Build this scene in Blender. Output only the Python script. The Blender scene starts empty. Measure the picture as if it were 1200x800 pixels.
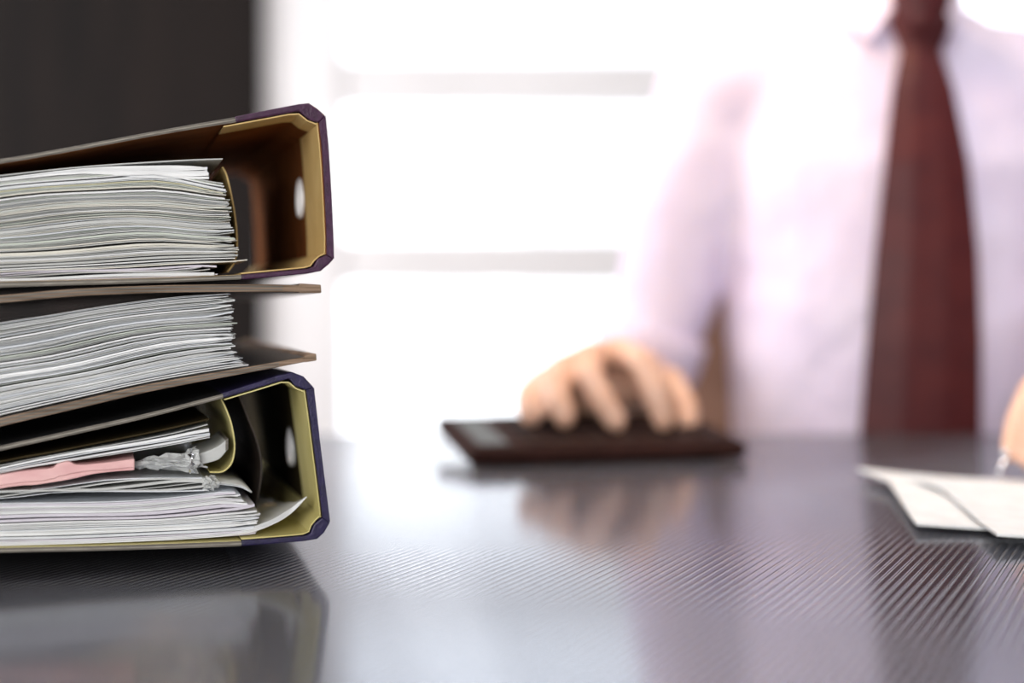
import bpy, bmesh, math, random
import numpy as np
from mathutils import Vector, Matrix

# ------------------------------------------------------------------ camera, world, light, exposure
scene = bpy.context.scene
col = scene.collection
random.seed(7)
TABLE_Z = 0.74
EYE = Vector((0.0, 0.0, TABLE_Z + 0.13))
FPX = 1200 * 50 / 36.0
HORIZON = 335.0

cam_data = bpy.data.cameras.new('camera')
cam = bpy.data.objects.new('camera', cam_data)
col.objects.link(cam)
cam.location = EYE
cam.rotation_euler = (math.pi / 2, 0, 0)
cam_data.sensor_width = 36
cam_data.lens = 50
cam_data.shift_y = -(400 - HORIZON) / 1200.0
cam_data.clip_start = 0.02
cam_data.dof.use_dof = True
cam_data.dof.focus_distance = 0.655
cam_data.dof.aperture_fstop = 2.6
scene.camera = cam

world = bpy.data.worlds.new('daylight')
scene.world = world
world.use_nodes = True
bg = world.node_tree.nodes['Background']
bg.inputs['Color'].default_value = (0.91, 0.95, 1.0, 1)
bg.inputs['Strength'].default_value = 2.6



def area_light(name, loc, rot, w, h, power, color):
    """rectangular area light, set in unseen window openings or the added ceiling panel"""
    l = bpy.data.lights.new(name, 'AREA')
    l.shape = 'RECTANGLE'
    l.size, l.size_y = w, h
    l.energy = power
    l.color = color
    o = bpy.data.objects.new(name, l)
    o.location, o.rotation_euler = loc, rot
    col.objects.link(o)


REAR_Y, LEFT_X, RIGHT_X, CEIL = -2.4, -2.6, 3.6, 2.7
area_light('unseen_rear_window_light', (-0.75, REAR_Y - 0.05, 1.35), (math.pi / 2, 0, 0), 1.6, 1.5, 62, (1.0, 0.965, 0.91))  # added in an unseen opening behind the camera for front light
area_light('unseen_side_window_light', (LEFT_X - 0.05, 1.9, 1.45), (math.pi / 2, 0, -math.pi / 2), 1.5, 1.5, 64, (1.0, 0.98, 0.97))  # added in an unseen opening at the left to brighten the shirt

scene.view_settings.view_transform = 'Standard'
scene.view_settings.look = 'None'
scene.view_settings.exposure = 0.15
scene.view_settings.gamma = 1.0
scene.view_settings.use_curve_mapping = False


# ------------------------------------------------------------------ materials
def principled(name, color, rough=0.5, metal=0.0, spec=0.5, alpha=1.0, coat=0.0, sheen=0.0):
    m = bpy.data.materials.new(name)
    m.use_nodes = True
    p = m.node_tree.nodes['Principled BSDF']
    p.inputs['Base Color'].default_value = (*color, 1)
    p.inputs['Roughness'].default_value = rough
    p.inputs['Metallic'].default_value = metal
    p.inputs['Specular IOR Level'].default_value = spec
    p.inputs['Alpha'].default_value = alpha
    p.inputs['Coat Weight'].default_value = coat
    p.inputs['Sheen Weight'].default_value = sheen
    return m


def mottle(m, c0, c1, scale, stretch=(1, 1, 1), bump=0.0, bump_scale=None, detail=4.0, bump_dist=0.001):
    """procedural colour variation between two colours, plus a little relief"""
    nt = m.node_tree
    p = nt.nodes['Principled BSDF']
    tc = nt.nodes.new('ShaderNodeTexCoord')
    mp = nt.nodes.new('ShaderNodeMapping')
    mp.inputs['Scale'].default_value = stretch
    nt.links.new(tc.outputs['Object'], mp.inputs['Vector'])
    n = nt.nodes.new('ShaderNodeTexNoise')
    n.inputs['Scale'].default_value = scale
    n.inputs['Detail'].default_value = detail
    nt.links.new(mp.outputs['Vector'], n.inputs['Vector'])
    r = nt.nodes.new('ShaderNodeValToRGB')
    r.color_ramp.elements[0].position = 0.35
    r.color_ramp.elements[0].color = (*c0, 1)
    r.color_ramp.elements[1].position = 0.65
    r.color_ramp.elements[1].color = (*c1, 1)
    nt.links.new(n.outputs['Fac'], r.inputs['Fac'])
    nt.links.new(r.outputs['Color'], p.inputs['Base Color'])
    if bump:
        n2 = nt.nodes.new('ShaderNodeTexNoise')
        n2.inputs['Scale'].default_value = bump_scale or scale
        n2.inputs['Detail'].default_value = detail
        nt.links.new(mp.outputs['Vector'], n2.inputs['Vector'])
        b = nt.nodes.new('ShaderNodeBump')
        b.inputs['Strength'].default_value = bump
        b.inputs['Distance'].default_value = bump_dist
        nt.links.new(n2.outputs['Fac'], b.inputs['Height'])
        nt.links.new(b.outputs['Normal'], p.inputs['Normal'])
    return m


def make_paper(name, color):
    m = principled(name, color, 0.65, spec=0.25)
    d = tuple(c * 0.90 for c in color)
    return mottle(m, d, color, 60, (1, 1, 6), bump=0.15, bump_scale=180)


M = {}
M['paper'] = [make_paper('paper_white', (0.78, 0.79, 0.80)), make_paper('paper_cool', (0.70, 0.73, 0.77)),
              make_paper('paper_grey', (0.55, 0.56, 0.55)), make_paper('paper_warm', (0.76, 0.74, 0.67)),
              make_paper('paper_green', (0.56, 0.60, 0.54)), make_paper('paper_bright', (0.86, 0.87, 0.88)),
              make_paper('paper_lavender', (0.66, 0.63, 0.70)), make_paper('paper_yellowed', (0.66, 0.63, 0.44)), make_paper('paper_dull', (0.36, 0.37, 0.36))]
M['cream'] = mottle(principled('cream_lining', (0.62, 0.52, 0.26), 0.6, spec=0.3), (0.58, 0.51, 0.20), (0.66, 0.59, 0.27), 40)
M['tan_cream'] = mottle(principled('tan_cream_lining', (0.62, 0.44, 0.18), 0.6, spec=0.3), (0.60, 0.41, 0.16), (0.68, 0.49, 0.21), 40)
M['purple'] = mottle(principled('purple_cloth', (0.05, 0.02, 0.10), 0.45), (0.036, 0.007, 0.032), (0.056, 0.011, 0.050), 300, bump=0.3, bump_scale=900)
M['indigo'] = mottle(principled('indigo_cloth', (0.02, 0.015, 0.09), 0.45), (0.010, 0.007, 0.040), (0.018, 0.011, 0.065), 300, bump=0.3, bump_scale=900)
M['board_edge'] = mottle(principled('grey_board', (0.27, 0.25, 0.22), 0.8, spec=0.2), (0.12, 0.108, 0.093), (0.20, 0.18, 0.155), 90, (0.4, 0.4, 12))
M['board_line'] = mottle(principled('board_line', (0.3, 0.28, 0.24), 0.8, spec=0.2), (0.24, 0.22, 0.19), (0.36, 0.335, 0.29), 120)
M['brown_shade_lining'] = mottle(principled('brown_shade_lining', (0.10, 0.035, 0.014), 0.9, spec=0.05), (0.14, 0.045, 0.014), (0.19, 0.068, 0.022), 50)  # dark brown carries the shade deep inside the top binder
M['olive_shade_lining'] = mottle(principled('olive_shade_lining', (0.04, 0.03, 0.014), 0.9, spec=0.05), (0.033, 0.024, 0.011), (0.048, 0.036, 0.017), 50)  # dark olive carries the shade inside the indigo binder
M['board_brown'] = mottle(principled('brown_board', (0.20, 0.13, 0.09), 0.7, spec=0.2), (0.13, 0.085, 0.055), (0.30, 0.21, 0.15), 90, (0.4, 0.4, 12))
M['board_black'] = mottle(principled('black_cover', (0.012, 0.012, 0.013), 0.6, spec=0.3), (0.008, 0.008, 0.009), (0.022, 0.021, 0.022), 120)
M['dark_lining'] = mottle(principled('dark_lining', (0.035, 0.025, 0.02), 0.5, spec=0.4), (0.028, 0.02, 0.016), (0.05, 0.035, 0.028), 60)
M['chrome'] = principled('nickel', (0.86, 0.86, 0.88), 0.18, metal=1.0)
M['ring'] = principled('white_ring', (0.88, 0.88, 0.90), 0.25)
M['pink'] = mottle(principled('pink_card', (0.78, 0.45, 0.44), 0.5), (0.72, 0.40, 0.40), (0.84, 0.54, 0.52), 45, (1, 1, 3), bump=0.5, bump_scale=70)
M['film'] = principled('clear_film', (0.86, 0.88, 0.88), 0.12, spec=0.9, alpha=0.42)
M['sleeve'] = principled('sleeve_plastic', (0.60, 0.61, 0.60), 0.22, spec=0.7, alpha=0.85)
M['skin'] = mottle(principled('skin', (0.70, 0.42, 0.30), 0.45), (0.66, 0.38, 0.26), (0.76, 0.48, 0.36), 30)
M['skin'].node_tree.nodes['Principled BSDF'].inputs['Subsurface Weight'].default_value = 0.08
M['skin'].node_tree.nodes['Principled BSDF'].inputs['Subsurface Radius'].default_value = (0.01, 0.004, 0.002)
M['shirt'] = mottle(principled('lavender_shirt', (0.78, 0.74, 0.84), 0.75, spec=0.2, sheen=0.1), (0.68, 0.60, 0.78), (0.74, 0.67, 0.82), 8, bump=0.35, bump_scale=11, bump_dist=0.02)
M['tie'] = mottle(principled('maroon_tie', (0.07, 0.01, 0.012), 0.5, spec=0.3), (0.055, 0.006, 0.009), (0.080, 0.011, 0.012), 30)
M['trousers'] = principled('charcoal_wool', (0.03, 0.03, 0.04), 0.85)
M['hair'] = principled('dark_hair', (0.02, 0.014, 0.01), 0.5)
M['eye'] = principled('eye_white', (0.8, 0.8, 0.8), 0.2)
M['calc'] = mottle(principled('brown_black_plastic', (0.03, 0.014, 0.012), 0.75, spec=0.12), (0.022, 0.007, 0.005), (0.030, 0.010, 0.008), 50)
M['key'] = principled('dark_key', (0.025, 0.012, 0.010), 0.7, spec=0.15)
M['lcd'] = principled('lcd', (0.022, 0.022, 0.018), 0.5)
M['leather'] = mottle(principled('tan_leather', (0.30, 0.16, 0.09), 0.5), (0.26, 0.14, 0.08), (0.34, 0.19, 0.11), 25, bump=0.2, bump_scale=200)
M['black_plastic'] = principled('black_plastic', (0.02, 0.02, 0.022), 0.45)
M['steel'] = principled('brushed_steel', (0.80, 0.81, 0.83), 0.35, metal=1.0)
M['white_frame'] = mottle(principled('white_paint', (0.80, 0.78, 0.80), 0.45), (0.77, 0.75, 0.77), (0.83, 0.81, 0.83), 3)
M['dark_wall'] = mottle(principled('dark_panel', (0.010, 0.008, 0.008), 0.85, spec=0.2), (0.007, 0.0055, 0.0055), (0.013, 0.009, 0.008), 2.5, (4, 1, 0.5))
M['plaster'] = mottle(principled('plaster', (0.55, 0.54, 0.54), 0.9), (0.53, 0.52, 0.52), (0.57, 0.56, 0.56), 2)
M['floor'] = mottle(principled('floor_boards', (0.25, 0.2, 0.17), 0.5), (0.20, 0.16, 0.13), (0.30, 0.25, 0.21), 3, (6, 1, 1))
M['added_lamp_shade'] = principled('added_lamp_shade', (0.75, 0.68, 0.55), 0.6)

g = bpy.data.materials.new('window_glass')
g.use_nodes = True
nt = g.node_tree
nt.nodes.clear()
o_ = nt.nodes.new('ShaderNodeOutputMaterial')
mx = nt.nodes.new('ShaderNodeMixShader')
tr = nt.nodes.new('ShaderNodeBsdfTransparent')
gl = nt.nodes.new('ShaderNodeBsdfGlossy')
gl.inputs['Roughness'].default_value = 0.02
mx.inputs[0].default_value = 0.05
nt.links.new(tr.outputs[0], mx.inputs[1])
nt.links.new(gl.outputs[0], mx.inputs[2])
nt.links.new(mx.outputs[0], o_.inputs[0])
M['glass'] = g


def table_material():
    """dark lacquer top with fine parallel ribs running diagonally across the desk"""
    m = principled('ribbed_lacquer', (0.05, 0.05, 0.06), 0.13, spec=0.5)
    nt = m.node_tree
    p = nt.nodes['Principled BSDF']
    p.inputs['IOR'].default_value = 3.2
    p.inputs['Specular Tint'].default_value = (0.84, 0.89, 1.0, 1)
    geo = nt.nodes.new('ShaderNodeNewGeometry')
    a = math.radians(25.6)
    dot = nt.nodes.new('ShaderNodeVectorMath')
    dot.operation = 'DOT_PRODUCT'
    dot.inputs[1].default_value = (math.cos(a), -math.sin(a), 0)
    nt.links.new(geo.outputs['Position'], dot.inputs[0])
    mul = nt.nodes.new('ShaderNodeMath')
    mul.operation = 'MULTIPLY'
    mul.inputs[1].default_value = 2 * math.pi / 0.0042
    nt.links.new(dot.outputs['Value'], mul.inputs[0])
    sn = nt.nodes.new('ShaderNodeMath')
    sn.operation = 'SINE'
    nt.links.new(mul.outputs[0], sn.inputs[0])
    mr = nt.nodes.new('ShaderNodeMapRange')
    mr.interpolation_type = 'SMOOTHSTEP'
    mr.inputs['From Min'].default_value = 0.1
    mr.inputs['From Max'].default_value = 0.9
    nt.links.new(sn.outputs[0], mr.inputs['Value'])
    mc = nt.nodes.new('ShaderNodeMix')
    mc.data_type = 'RGBA'
    mc.inputs['A'].default_value = (0.042, 0.044, 0.054, 1)
    mc.inputs['B'].default_value = (0.17, 0.165, 0.175, 1)
    nt.links.new(mr.outputs['Result'], mc.inputs['Factor'])
    nt.links.new(mc.outputs['Result'], p.inputs['Base Color'])
    b = nt.nodes.new('ShaderNodeBump')
    b.inputs['Strength'].default_value = 1.0
    b.inputs['Distance'].default_value = 0.0008
    nt.links.new(mr.outputs['Result'], b.inputs['Height'])
    nt.links.new(b.outputs['Normal'], p.inputs['Normal'])
    return m


M['table'] = table_material()


# ------------------------------------------------------------------ helpers
def tag(o, label=None, cat=None, group=None, kind=None):
    if label: o['label'] = label
    if cat: o['category'] = cat
    if group: o['group'] = group
    if kind: o['kind'] = kind
    return o


def empty(name, loc, label=None, cat=None, group=None):
    o = bpy.data.objects.new(name, None)
    o.location = loc
    o.empty_display_size = 0.05
    col.objects.link(o)
    return tag(o, label, cat, group)


def root_world(o):
    v = Vector((0, 0, 0))
    while o is not None:
        v += o.location
        o = o.parent
    return v


def mesh_obj(name, verts, faces, mats, parent=None, smooth=False, mat_idx=None, bevel=0.0, loc=None):
    """verts in world coordinates; the object is placed at loc (top-level) or at its parent's origin"""
    me = bpy.data.meshes.new(name)
    base = root_world(parent) if parent is not None else Vector(loc or (0, 0, 0))
    me.from_pydata([tuple(Vector(v) - base) for v in verts], [], faces)
    if not isinstance(mats, (list, tuple)):
        mats = [mats]
    for m in mats:
        me.materials.append(m)
    if mat_idx:
        for p, i in zip(me.polygons, mat_idx):
            p.material_index = i
    bm = bmesh.new()
    bm.from_mesh(me)
    bmesh.ops.recalc_face_normals(bm, faces=bm.faces)
    bm.to_mesh(me)
    bm.free()
    if smooth:
        for p in me.polygons:
            p.use_smooth = True
    o = bpy.data.objects.new(name, me)
    col.objects.link(o)
    if parent is not None:
        o.parent = parent
    else:
        o.location = base
    if bevel:
        b = o.modifiers.new('bevel', 'BEVEL')
        b.width = bevel
        b.segments = 2
        b.limit_method = 'ANGLE'
        b.angle_limit = math.radians(40)
    return o


def box_data(x0, x1, y0, y1, z0, z1):
    v = [(x, y, z) for z in (z0, z1) for y in (y0, y1) for x in (x0, x1)]
    f = [(0, 2, 3, 1), (4, 5, 7, 6), (0, 1, 5, 4), (2, 6, 7, 3), (0, 4, 6, 2), (1, 3, 7, 5)]
    return v, f


def box(name, b, mat, parent=None, bevel=0.0, loc=None):
    v, f = box_data(*b)
    if parent is None and loc is None:
        loc = ((b[0] + b[1]) / 2, (b[2] + b[3]) / 2, b[4])
    return mesh_obj(name, v, f, mat, parent, bevel=bevel, loc=loc)


def capsule(V, Fc, p0, p1, r0, r1, n=16, hemi=4):
    """append a closed tapered capsule"""
    p0, p1 = Vector(p0), Vector(p1)
    ax = (p1 - p0)
    if ax.length < 1e-6:
        ax = Vector((0, 0, 1e-6))
    ax.normalize()
    t = Vector((1, 0, 0)) if abs(ax.x) < 0.8 else Vector((0, 1, 0))
    e1 = ax.cross(t).normalized()
    e2 = ax.cross(e1)
    rings = []
    for k in range(1, hemi + 1):
        a = math.pi / 2 * k / hemi
        rings.append((p0 - ax * r0 * math.cos(a), r0 * math.sin(a)))
    for k in range(hemi, 0, -1):
        a = math.pi / 2 * k / hemi
        rings.append((p1 + ax * r1 * math.cos(a), r1 * math.sin(a)))
    b = len(V)
    V.append(p0 - ax * r0)
    for c, r in rings:
        for i in range(n):
            a = 2 * math.pi * i / n
            V.append(c + e1 * r * math.cos(a) + e2 * r * math.sin(a))
    V.append(p1 + ax * r1)
    last = len(V) - 1
    for i in range(n):
        Fc.append((b, b + 1 + i, b + 1 + (i + 1) % n))
        Fc.append((last, last - n + (i + 1) % n, last - n + i))
    for k in range(len(rings) - 1):
        for i in range(n):
            a0 = b + 1 + k * n
            Fc.append((a0 + i, a0 + n + i, a0 + n + (i + 1) % n, a0 + (i + 1) % n))


def ellipsoid(V, Fc, c, r, n=24, m=14, rot=None):
    b = len(V)
    c = Vector(c)
    R = rot or Matrix.Identity(3)
    V.append(c + R @ Vector((0, 0, -r[2])))
    for k in range(1, m):
        a = -math.pi / 2 + math.pi * k / m
        for i in range(n):
            t = 2 * math.pi * i / n
            V.append(c + R @ Vector((r[0] * math.cos(a) * math.cos(t), r[1] * math.cos(a) * math.sin(t), r[2] * math.sin(a))))
    V.append(c + R @ Vector((0, 0, r[2])))
    last = len(V) - 1
    for i in range(n):
        Fc.append((b, b + 1 + (i + 1) % n, b + 1 + i))
        Fc.append((last, last - n + i, last - n + (i + 1) % n))
    for k in range(m - 2):
        for i in range(n):
            a0 = b + 1 + k * n
            Fc.append((a0 + i, a0 + (i + 1) % n, a0 + n + (i + 1) % n, a0 + n + i))


def loft(V, Fc, rings):
    """rings: lists of equally many points; closed by end caps"""
    b = len(V)
    n = len(rings[0])
    for r in rings:
        V.extend(r)
    Fc.append(tuple(b + i for i in range(n))[::-1])
    e = b + (len(rings) - 1) * n
    Fc.append(tuple(e + i for i in range(n)))
    for k in range(len(rings) - 1):
        a0 = b + k * n
        for i in range(n):
            Fc.append((a0 + i, a0 + (i + 1) % n, a0 + n + (i + 1) % n, a0 + n + i))


def lathe(V, Fc, c, axis, prof, n=24):
    """prof: (along, radius) pairs"""
    c = Vector(c)
    ax = Vector(axis).normalized()
    t = Vector((1, 0, 0)) if abs(ax.x) < 0.8 else Vector((0, 1, 0))
    e1 = ax.cross(t).normalized()
    e2 = ax.cross(e1)
    loft(V, Fc, [[c + ax * h + e1 * r * math.cos(2 * math.pi * i / n) + e2 * r * math.sin(2 * math.pi * i / n) for i in range(n)] for h, r in prof])


def remesh(o, voxel, smooth=4):
    r = o.modifiers.new('remesh', 'REMESH')
    r.mode = 'VOXEL'
    r.voxel_size = voxel
    r.use_smooth_shade = True
    if smooth:
        s = o.modifiers.new('smooth', 'SMOOTH')
        s.factor = 0.5
        s.iterations = smooth


# ------------------------------------------------------------------ the setting
def struct(o):
    o['kind'] = 'structure'
    return o


WALL_Y = 3.4
struct(box('floor', (LEFT_X - 0.2, RIGHT_X + 0.2, REAR_Y - 0.2, WALL_Y + 0.2, -0.05, 0.0), M['floor']))
struct(box('ceiling', (LEFT_X - 0.2, RIGHT_X + 0.2, REAR_Y - 0.2, WALL_Y + 0.2, CEIL, CEIL + 0.05), M['plaster']))
struct(box('wall_back', (LEFT_X - 0.2, -0.60, WALL_Y, WALL_Y + 0.2, 0.0, CEIL), M['dark_wall']))


def pieces(boxes):
    V, Fc = [], []
    for b in boxes:
        v, f = box_data(*b)
        k = len(V)
        V += v
        Fc += [tuple(i + k for i in q) for q in f]
    return V, Fc


v_, f_ = pieces([(LEFT_X, -1.60, REAR_Y - 0.2, REAR_Y, 0, CEIL), (0.10, RIGHT_X, REAR_Y - 0.2, REAR_Y, 0, CEIL), (-1.60, 0.10, REAR_Y - 0.2, REAR_Y, 0, 0.55), (-1.60, 0.10, REAR_Y - 0.2, REAR_Y, 2.15, CEIL)])
struct(mesh_obj('wall_rear', v_, f_, M['plaster'], loc=(0, REAR_Y, 0)))
v_, f_ = pieces([(LEFT_X - 0.2, LEFT_X, REAR_Y, 1.10, 0, CEIL), (LEFT_X - 0.2, LEFT_X, 2.70, WALL_Y, 0, CEIL), (LEFT_X - 0.2, LEFT_X, 1.10, 2.70, 0, 0.65), (LEFT_X - 0.2, LEFT_X, 1.10, 2.70, 2.25, CEIL)])
struct(mesh_obj('wall_left', v_, f_, M['plaster'], loc=(LEFT_X, 0, 0)))
struct(box('wall_right', (RIGHT_X, RIGHT_X + 0.2, REAR_Y, WALL_Y, 0, CEIL), M['plaster']))
# window: sill wall below, frame, transoms, mullions and panes
struct(box('wall_sill', (-0.60, 3.2, WALL_Y, WALL_Y + 0.2, 0.0, 0.40), M['white_frame']))
struct(box('wall_lintel', (-0.60, 3.2, WALL_Y, WALL_Y + 0.2, 2.35, 2.7), M['white_frame']))
struct(box('wall_pier', (3.2, RIGHT_X + 0.2, WALL_Y, WALL_Y + 0.2, 0.0, CEIL), M['white_frame']))
win = empty('window_1', (1.3, WALL_Y, 0.40))
win['kind'] = 'structure'
WX = [-0.60, 0.78, 1.98, 3.2]
fr = []
for i, x in enumerate(WX):
    w0, w1 = (x, x + 0.19) if i == 0 else ((x - 0.06, x) if i == 3 else (x - 0.035, x + 0.035))
    box('mullion' if 0 < i < 3 else 'jamb', (w0, w1, WALL_Y + 0.03, WALL_Y + 0.12, 0.40, 2.35), M['white_frame'], win, bevel=0.006)
for z0, z1, nm in ((0.40, 0.46, 'bottom_rail'), (0.872, 0.985, 'transom'), (1.305, 1.420, 'transom'), (1.80, 1.86, 'transom'), (2.29, 2.35, 'top_rail')):
    for i in range(3):
        a = WX[i] + (0.19 if i == 0 else 0.035)
        b = WX[i + 1] - (0.06 if i == 2 else 0.035)
        box(nm, (a, b, WALL_Y + 0.04, WALL_Y + 0.11, z0, z1), M['white_frame'], win, bevel=0.006)
for i in range(3):
    a = WX[i] + (0.19 if i == 0 else 0.035)
    b = WX[i + 1] - (0.06 if i == 2 else 0.035)
    for z0, z1 in ((0.46, 0.872), (0.985, 1.305), (1.420, 1.80), (1.86, 2.29)):
        box('pane', (a, b, WALL_Y + 0.07, WALL_Y + 0.075, z0, z1), M['glass'], win)

# ------------------------------------------------------------------ desk
desk = empty('desk', (0, 0.55, 0), 'dark glossy desk with fine diagonal ribs on its top', 'desk')
box('desk_top', (-1.1, 1.3, -0.15, 1.25, TABLE_Z - 0.035, TABLE_Z), M['table'], desk, bevel=0.002)
for x in (-1.02, 1.16):
    for y in (-0.08, 1.12):
        box('leg', (x, x + 0.06, y, y + 0.06, 0, TABLE_Z - 0.035), M['black_plastic'], desk, bevel=0.003)


# ------------------------------------------------------------------ binders
class Plane:
    """the upright plane of a binder's open end: s runs to the right along it, v into the depth, z up"""
    def __init__(self, x0, y0, yaw, slope):
        self.p = (x0, y0)
        a = math.radians(yaw)
        self.c, self.s, self.slope = math.cos(a), math.sin(a), slope

    def F(self, px, py):
        k = (px - 600) / FPX
        s = (k * self.p[1] - self.p[0]) / (self.c - k * self.s)
        y = self.p[1] + s * self.s
        return s, EYE.z - (py - HORIZON) / FPX * y

    def W(self, s, v, z):
        return Vector((self.p[0] + s * self.c - v * self.s, self.p[1] + s * self.s + v * self.c, z + v * self.slope))

    def path(self, pts):
        return [self.F(*p) for p in pts]


def ribbon(name, pl, a, b, v0, v1, mats, parent, bevel=0.0, caps=None, smooth=False, vs=None, loc=None):
    """solid strip between the polylines a and b (same length) of the end plane, running v0..v1 into the depth.
    mats: [edge material, a-side material, b-side material]"""
    n = len(a)
    vs = vs or [v0, v1]
    V, Fc, idx = [], [], []
    for v in vs:
        for (s, z) in a: V.append(pl.W(s, v, z))
        for (s, z) in b: V.append(pl.W(s, v, z))
    if not isinstance(mats, (list, tuple)):
        mats = [mats]
    ia = 1 if len(mats) > 1 else 0
    ib = 2 if len(mats) > 2 else ia
    for k in range(len(vs) - 1):
        o, q = k * 2 * n, (k + 1) * 2 * n
        for i in range(n - 1):
            Fc.append((o + i, o + i + 1, q + i + 1, q + i)); idx.append(ia)
            Fc.append((o + n + i, q + n + i, q + n + i + 1, o + n + i + 1)); idx.append(ib)
        Fc.append((o, q, q + n, o + n)); idx.append(0)
        Fc.append((o + n - 1, o + 2 * n - 1, q + 2 * n - 1, q + n - 1)); idx.append(0)
    e = (len(vs) - 1) * 2 * n
    for i in range(n - 1):
        Fc.append((i, n + i, n + i + 1, i + 1)); idx.append(0)
        Fc.append((e + i, e + i + 1, e + n + i + 1, e + n + i)); idx.append(0)
    return mesh_obj(name, V, Fc, mats, parent, smooth=smooth, mat_idx=idx, bevel=bevel, loc=loc)


def offset(path, d):
    """move an open polyline sideways by d (to its left)"""
    out = []
    for i, (s, z) in enumerate(path):
        p0 = path[max(i - 1, 0)]
        p1 = path[min(i + 1, len(path) - 1)]
        tx, tz = p1[0] - p0[0], p1[1] - p0[1]
        l = math.hypot(tx, tz) or 1
        out.append((s - tz / l * d, z + tx / l * d))
    return out


def resample(path, n):
    d = [0]
    for i in range(1, len(path)):
        d.append(d[-1] + math.hypot(path[i][0] - path[i - 1][0], path[i][1] - path[i - 1][1]))
    t = np.linspace(0, d[-1], n)
    return list(zip(np.interp(t, d, [p[0] for p in path]), np.interp(t, d, [p[1] for p in path])))


def smooth_path(path, n):
    """Catmull-Rom through the points"""
    P = [np.array(p) for p in path]
    P = [2 * P[0] - P[1]] + P + [2 * P[-1] - P[-2]]
    m = len(path) - 1
    out = []
    for j in range(n):
        u = j / (n - 1) * m
        i = min(int(u), m - 1)
        t = u - i
        a, b, c, d = P[i:i + 4]
        q = 0.5 * ((2 * b) + (c - a) * t + (2 * a - 5 * b + 4 * c - d) * t * t + (3 * b - a - 3 * c + d) * t ** 3)
        out.append((float(q[0]), float(q[1])))
    return out


def hole_panel(name, pl, outer, inner, v0, v1, vh, hh, r, mat, parent):
    """upright board between the polylines outer and inner (bottom to top) with a round finger hole at depth vh"""
    def at(path, h):
        z = [p[1] for p in path]
        return (float(np.interp(h, z, [p[0] for p in path])), h)
    zlo, zhi = max(outer[0][1], inner[0][1]), min(outer[-1][1], inner[-1][1])
    N = 32
    strips = []
    m = r * 1.6
    V, Fc = [], []

    def quad_patch(va, vb, rows):
        zs = np.linspace(0, 1, rows)
        b = len(V)
        for side in (outer, inner):
            lo, hi = side[0][1], side[-1][1]
            for t in zs:
                s, z = at(side, lo + (hi - lo) * t)
                V.append(pl.W(s, va, z)); V.append(pl.W(s, vb, z))
        for sd in range(2):
            o = b + sd * rows * 2
            for k in range(rows - 1):
                Fc.append((o + 2 * k, o + 2 * k + 1, o + 2 * k + 3, o + 2 * k + 2))
        o = b + rows * 2
        for k in range(rows - 1):
            Fc.append((b + 2 * k, b + 2 * k + 2, o + 2 * k + 2, o + 2 * k))
            Fc.append((b + 2 * k + 1, o + 2 * k + 1, o + 2 * k + 3, b + 2 * k + 3))
        Fc.append((b, o, o + 1, b + 1))
        e = 2 * (rows - 1)
        Fc.append((b + e, b + e + 1, o + e + 1, o + e))
    quad_patch(v0, vh - m, 6)
    quad_patch(vh + m, v1, 6)
    # the middle piece: ring of quads between the hole and a rectangle
    b = len(V)
    for side in (outer, inner):
        lo, hi = side[0][1], side[-1][1]
        for ring in range(2):
            for i in range(N):
                a = 2 * math.pi * (i + 0.5) / N
                cx, cz = math.cos(a), math.sin(a)
                if ring == 0:
                    v, h = vh + r * cx, hh + r * cz
                else:
                    k = 1 / max(abs(cx), abs(cz))
                    v = vh + m * max(-1, min(1, cx * k))
                    e = max(-1, min(1, cz * k))
                    h = hh + e * ((hi - hh) if e > 0 else (hh - lo))
                s, z = at(side, h)
                V.append(pl.W(s, v, z))
    for i in range(N):
        j = (i + 1) % N
        Fc.append((b + i, b + j, b + N + j, b + N + i))
        o = b + 2 * N
        Fc.append((o + i, o + N + i, o + N + j, o + j))
        Fc.append((b + i, o + i, o + j, b + j))
        Fc.append((b + N + i, b + N + j, o + N + j, o + N + i))
    return mesh_obj(name, V, Fc, mat, parent)


def eyelet(pl, path_in, vh, hh, r, parent):
    s = float(np.interp(hh, [p[1] for p in path_in], [p[0] for p in path_in]))
    c = pl.W(s, vh, hh)
    ax = Vector((-pl.c, -pl.s, 0))
    V, Fc = [], []
    N, K = 36, 10
    e1 = Vector((-pl.s, pl.c, pl.slope)).normalized()
    e2 = ax.cross(e1)
    for i in range(N):
        a = 2 * math.pi * i / N
        d = e1 * math.cos(a) + e2 * math.sin(a)
        for k in range(K):
            b = 2 * math.pi * k / K
            V.append(c + d * (r + 0.0010 * math.cos(b)) + ax * (0.0015 * math.sin(b) + 0.0001))
    for i in range(N):
        for k in range(K):
            Fc.append((i * K + k, i * K + (k + 1) % K, ((i + 1) % N) * K + (k + 1) % K, ((i + 1) % N) * K + k))
    return mesh_obj('finger_ring', V, Fc, M['ring'], parent, smooth=True)


LEN = 0.315


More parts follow.
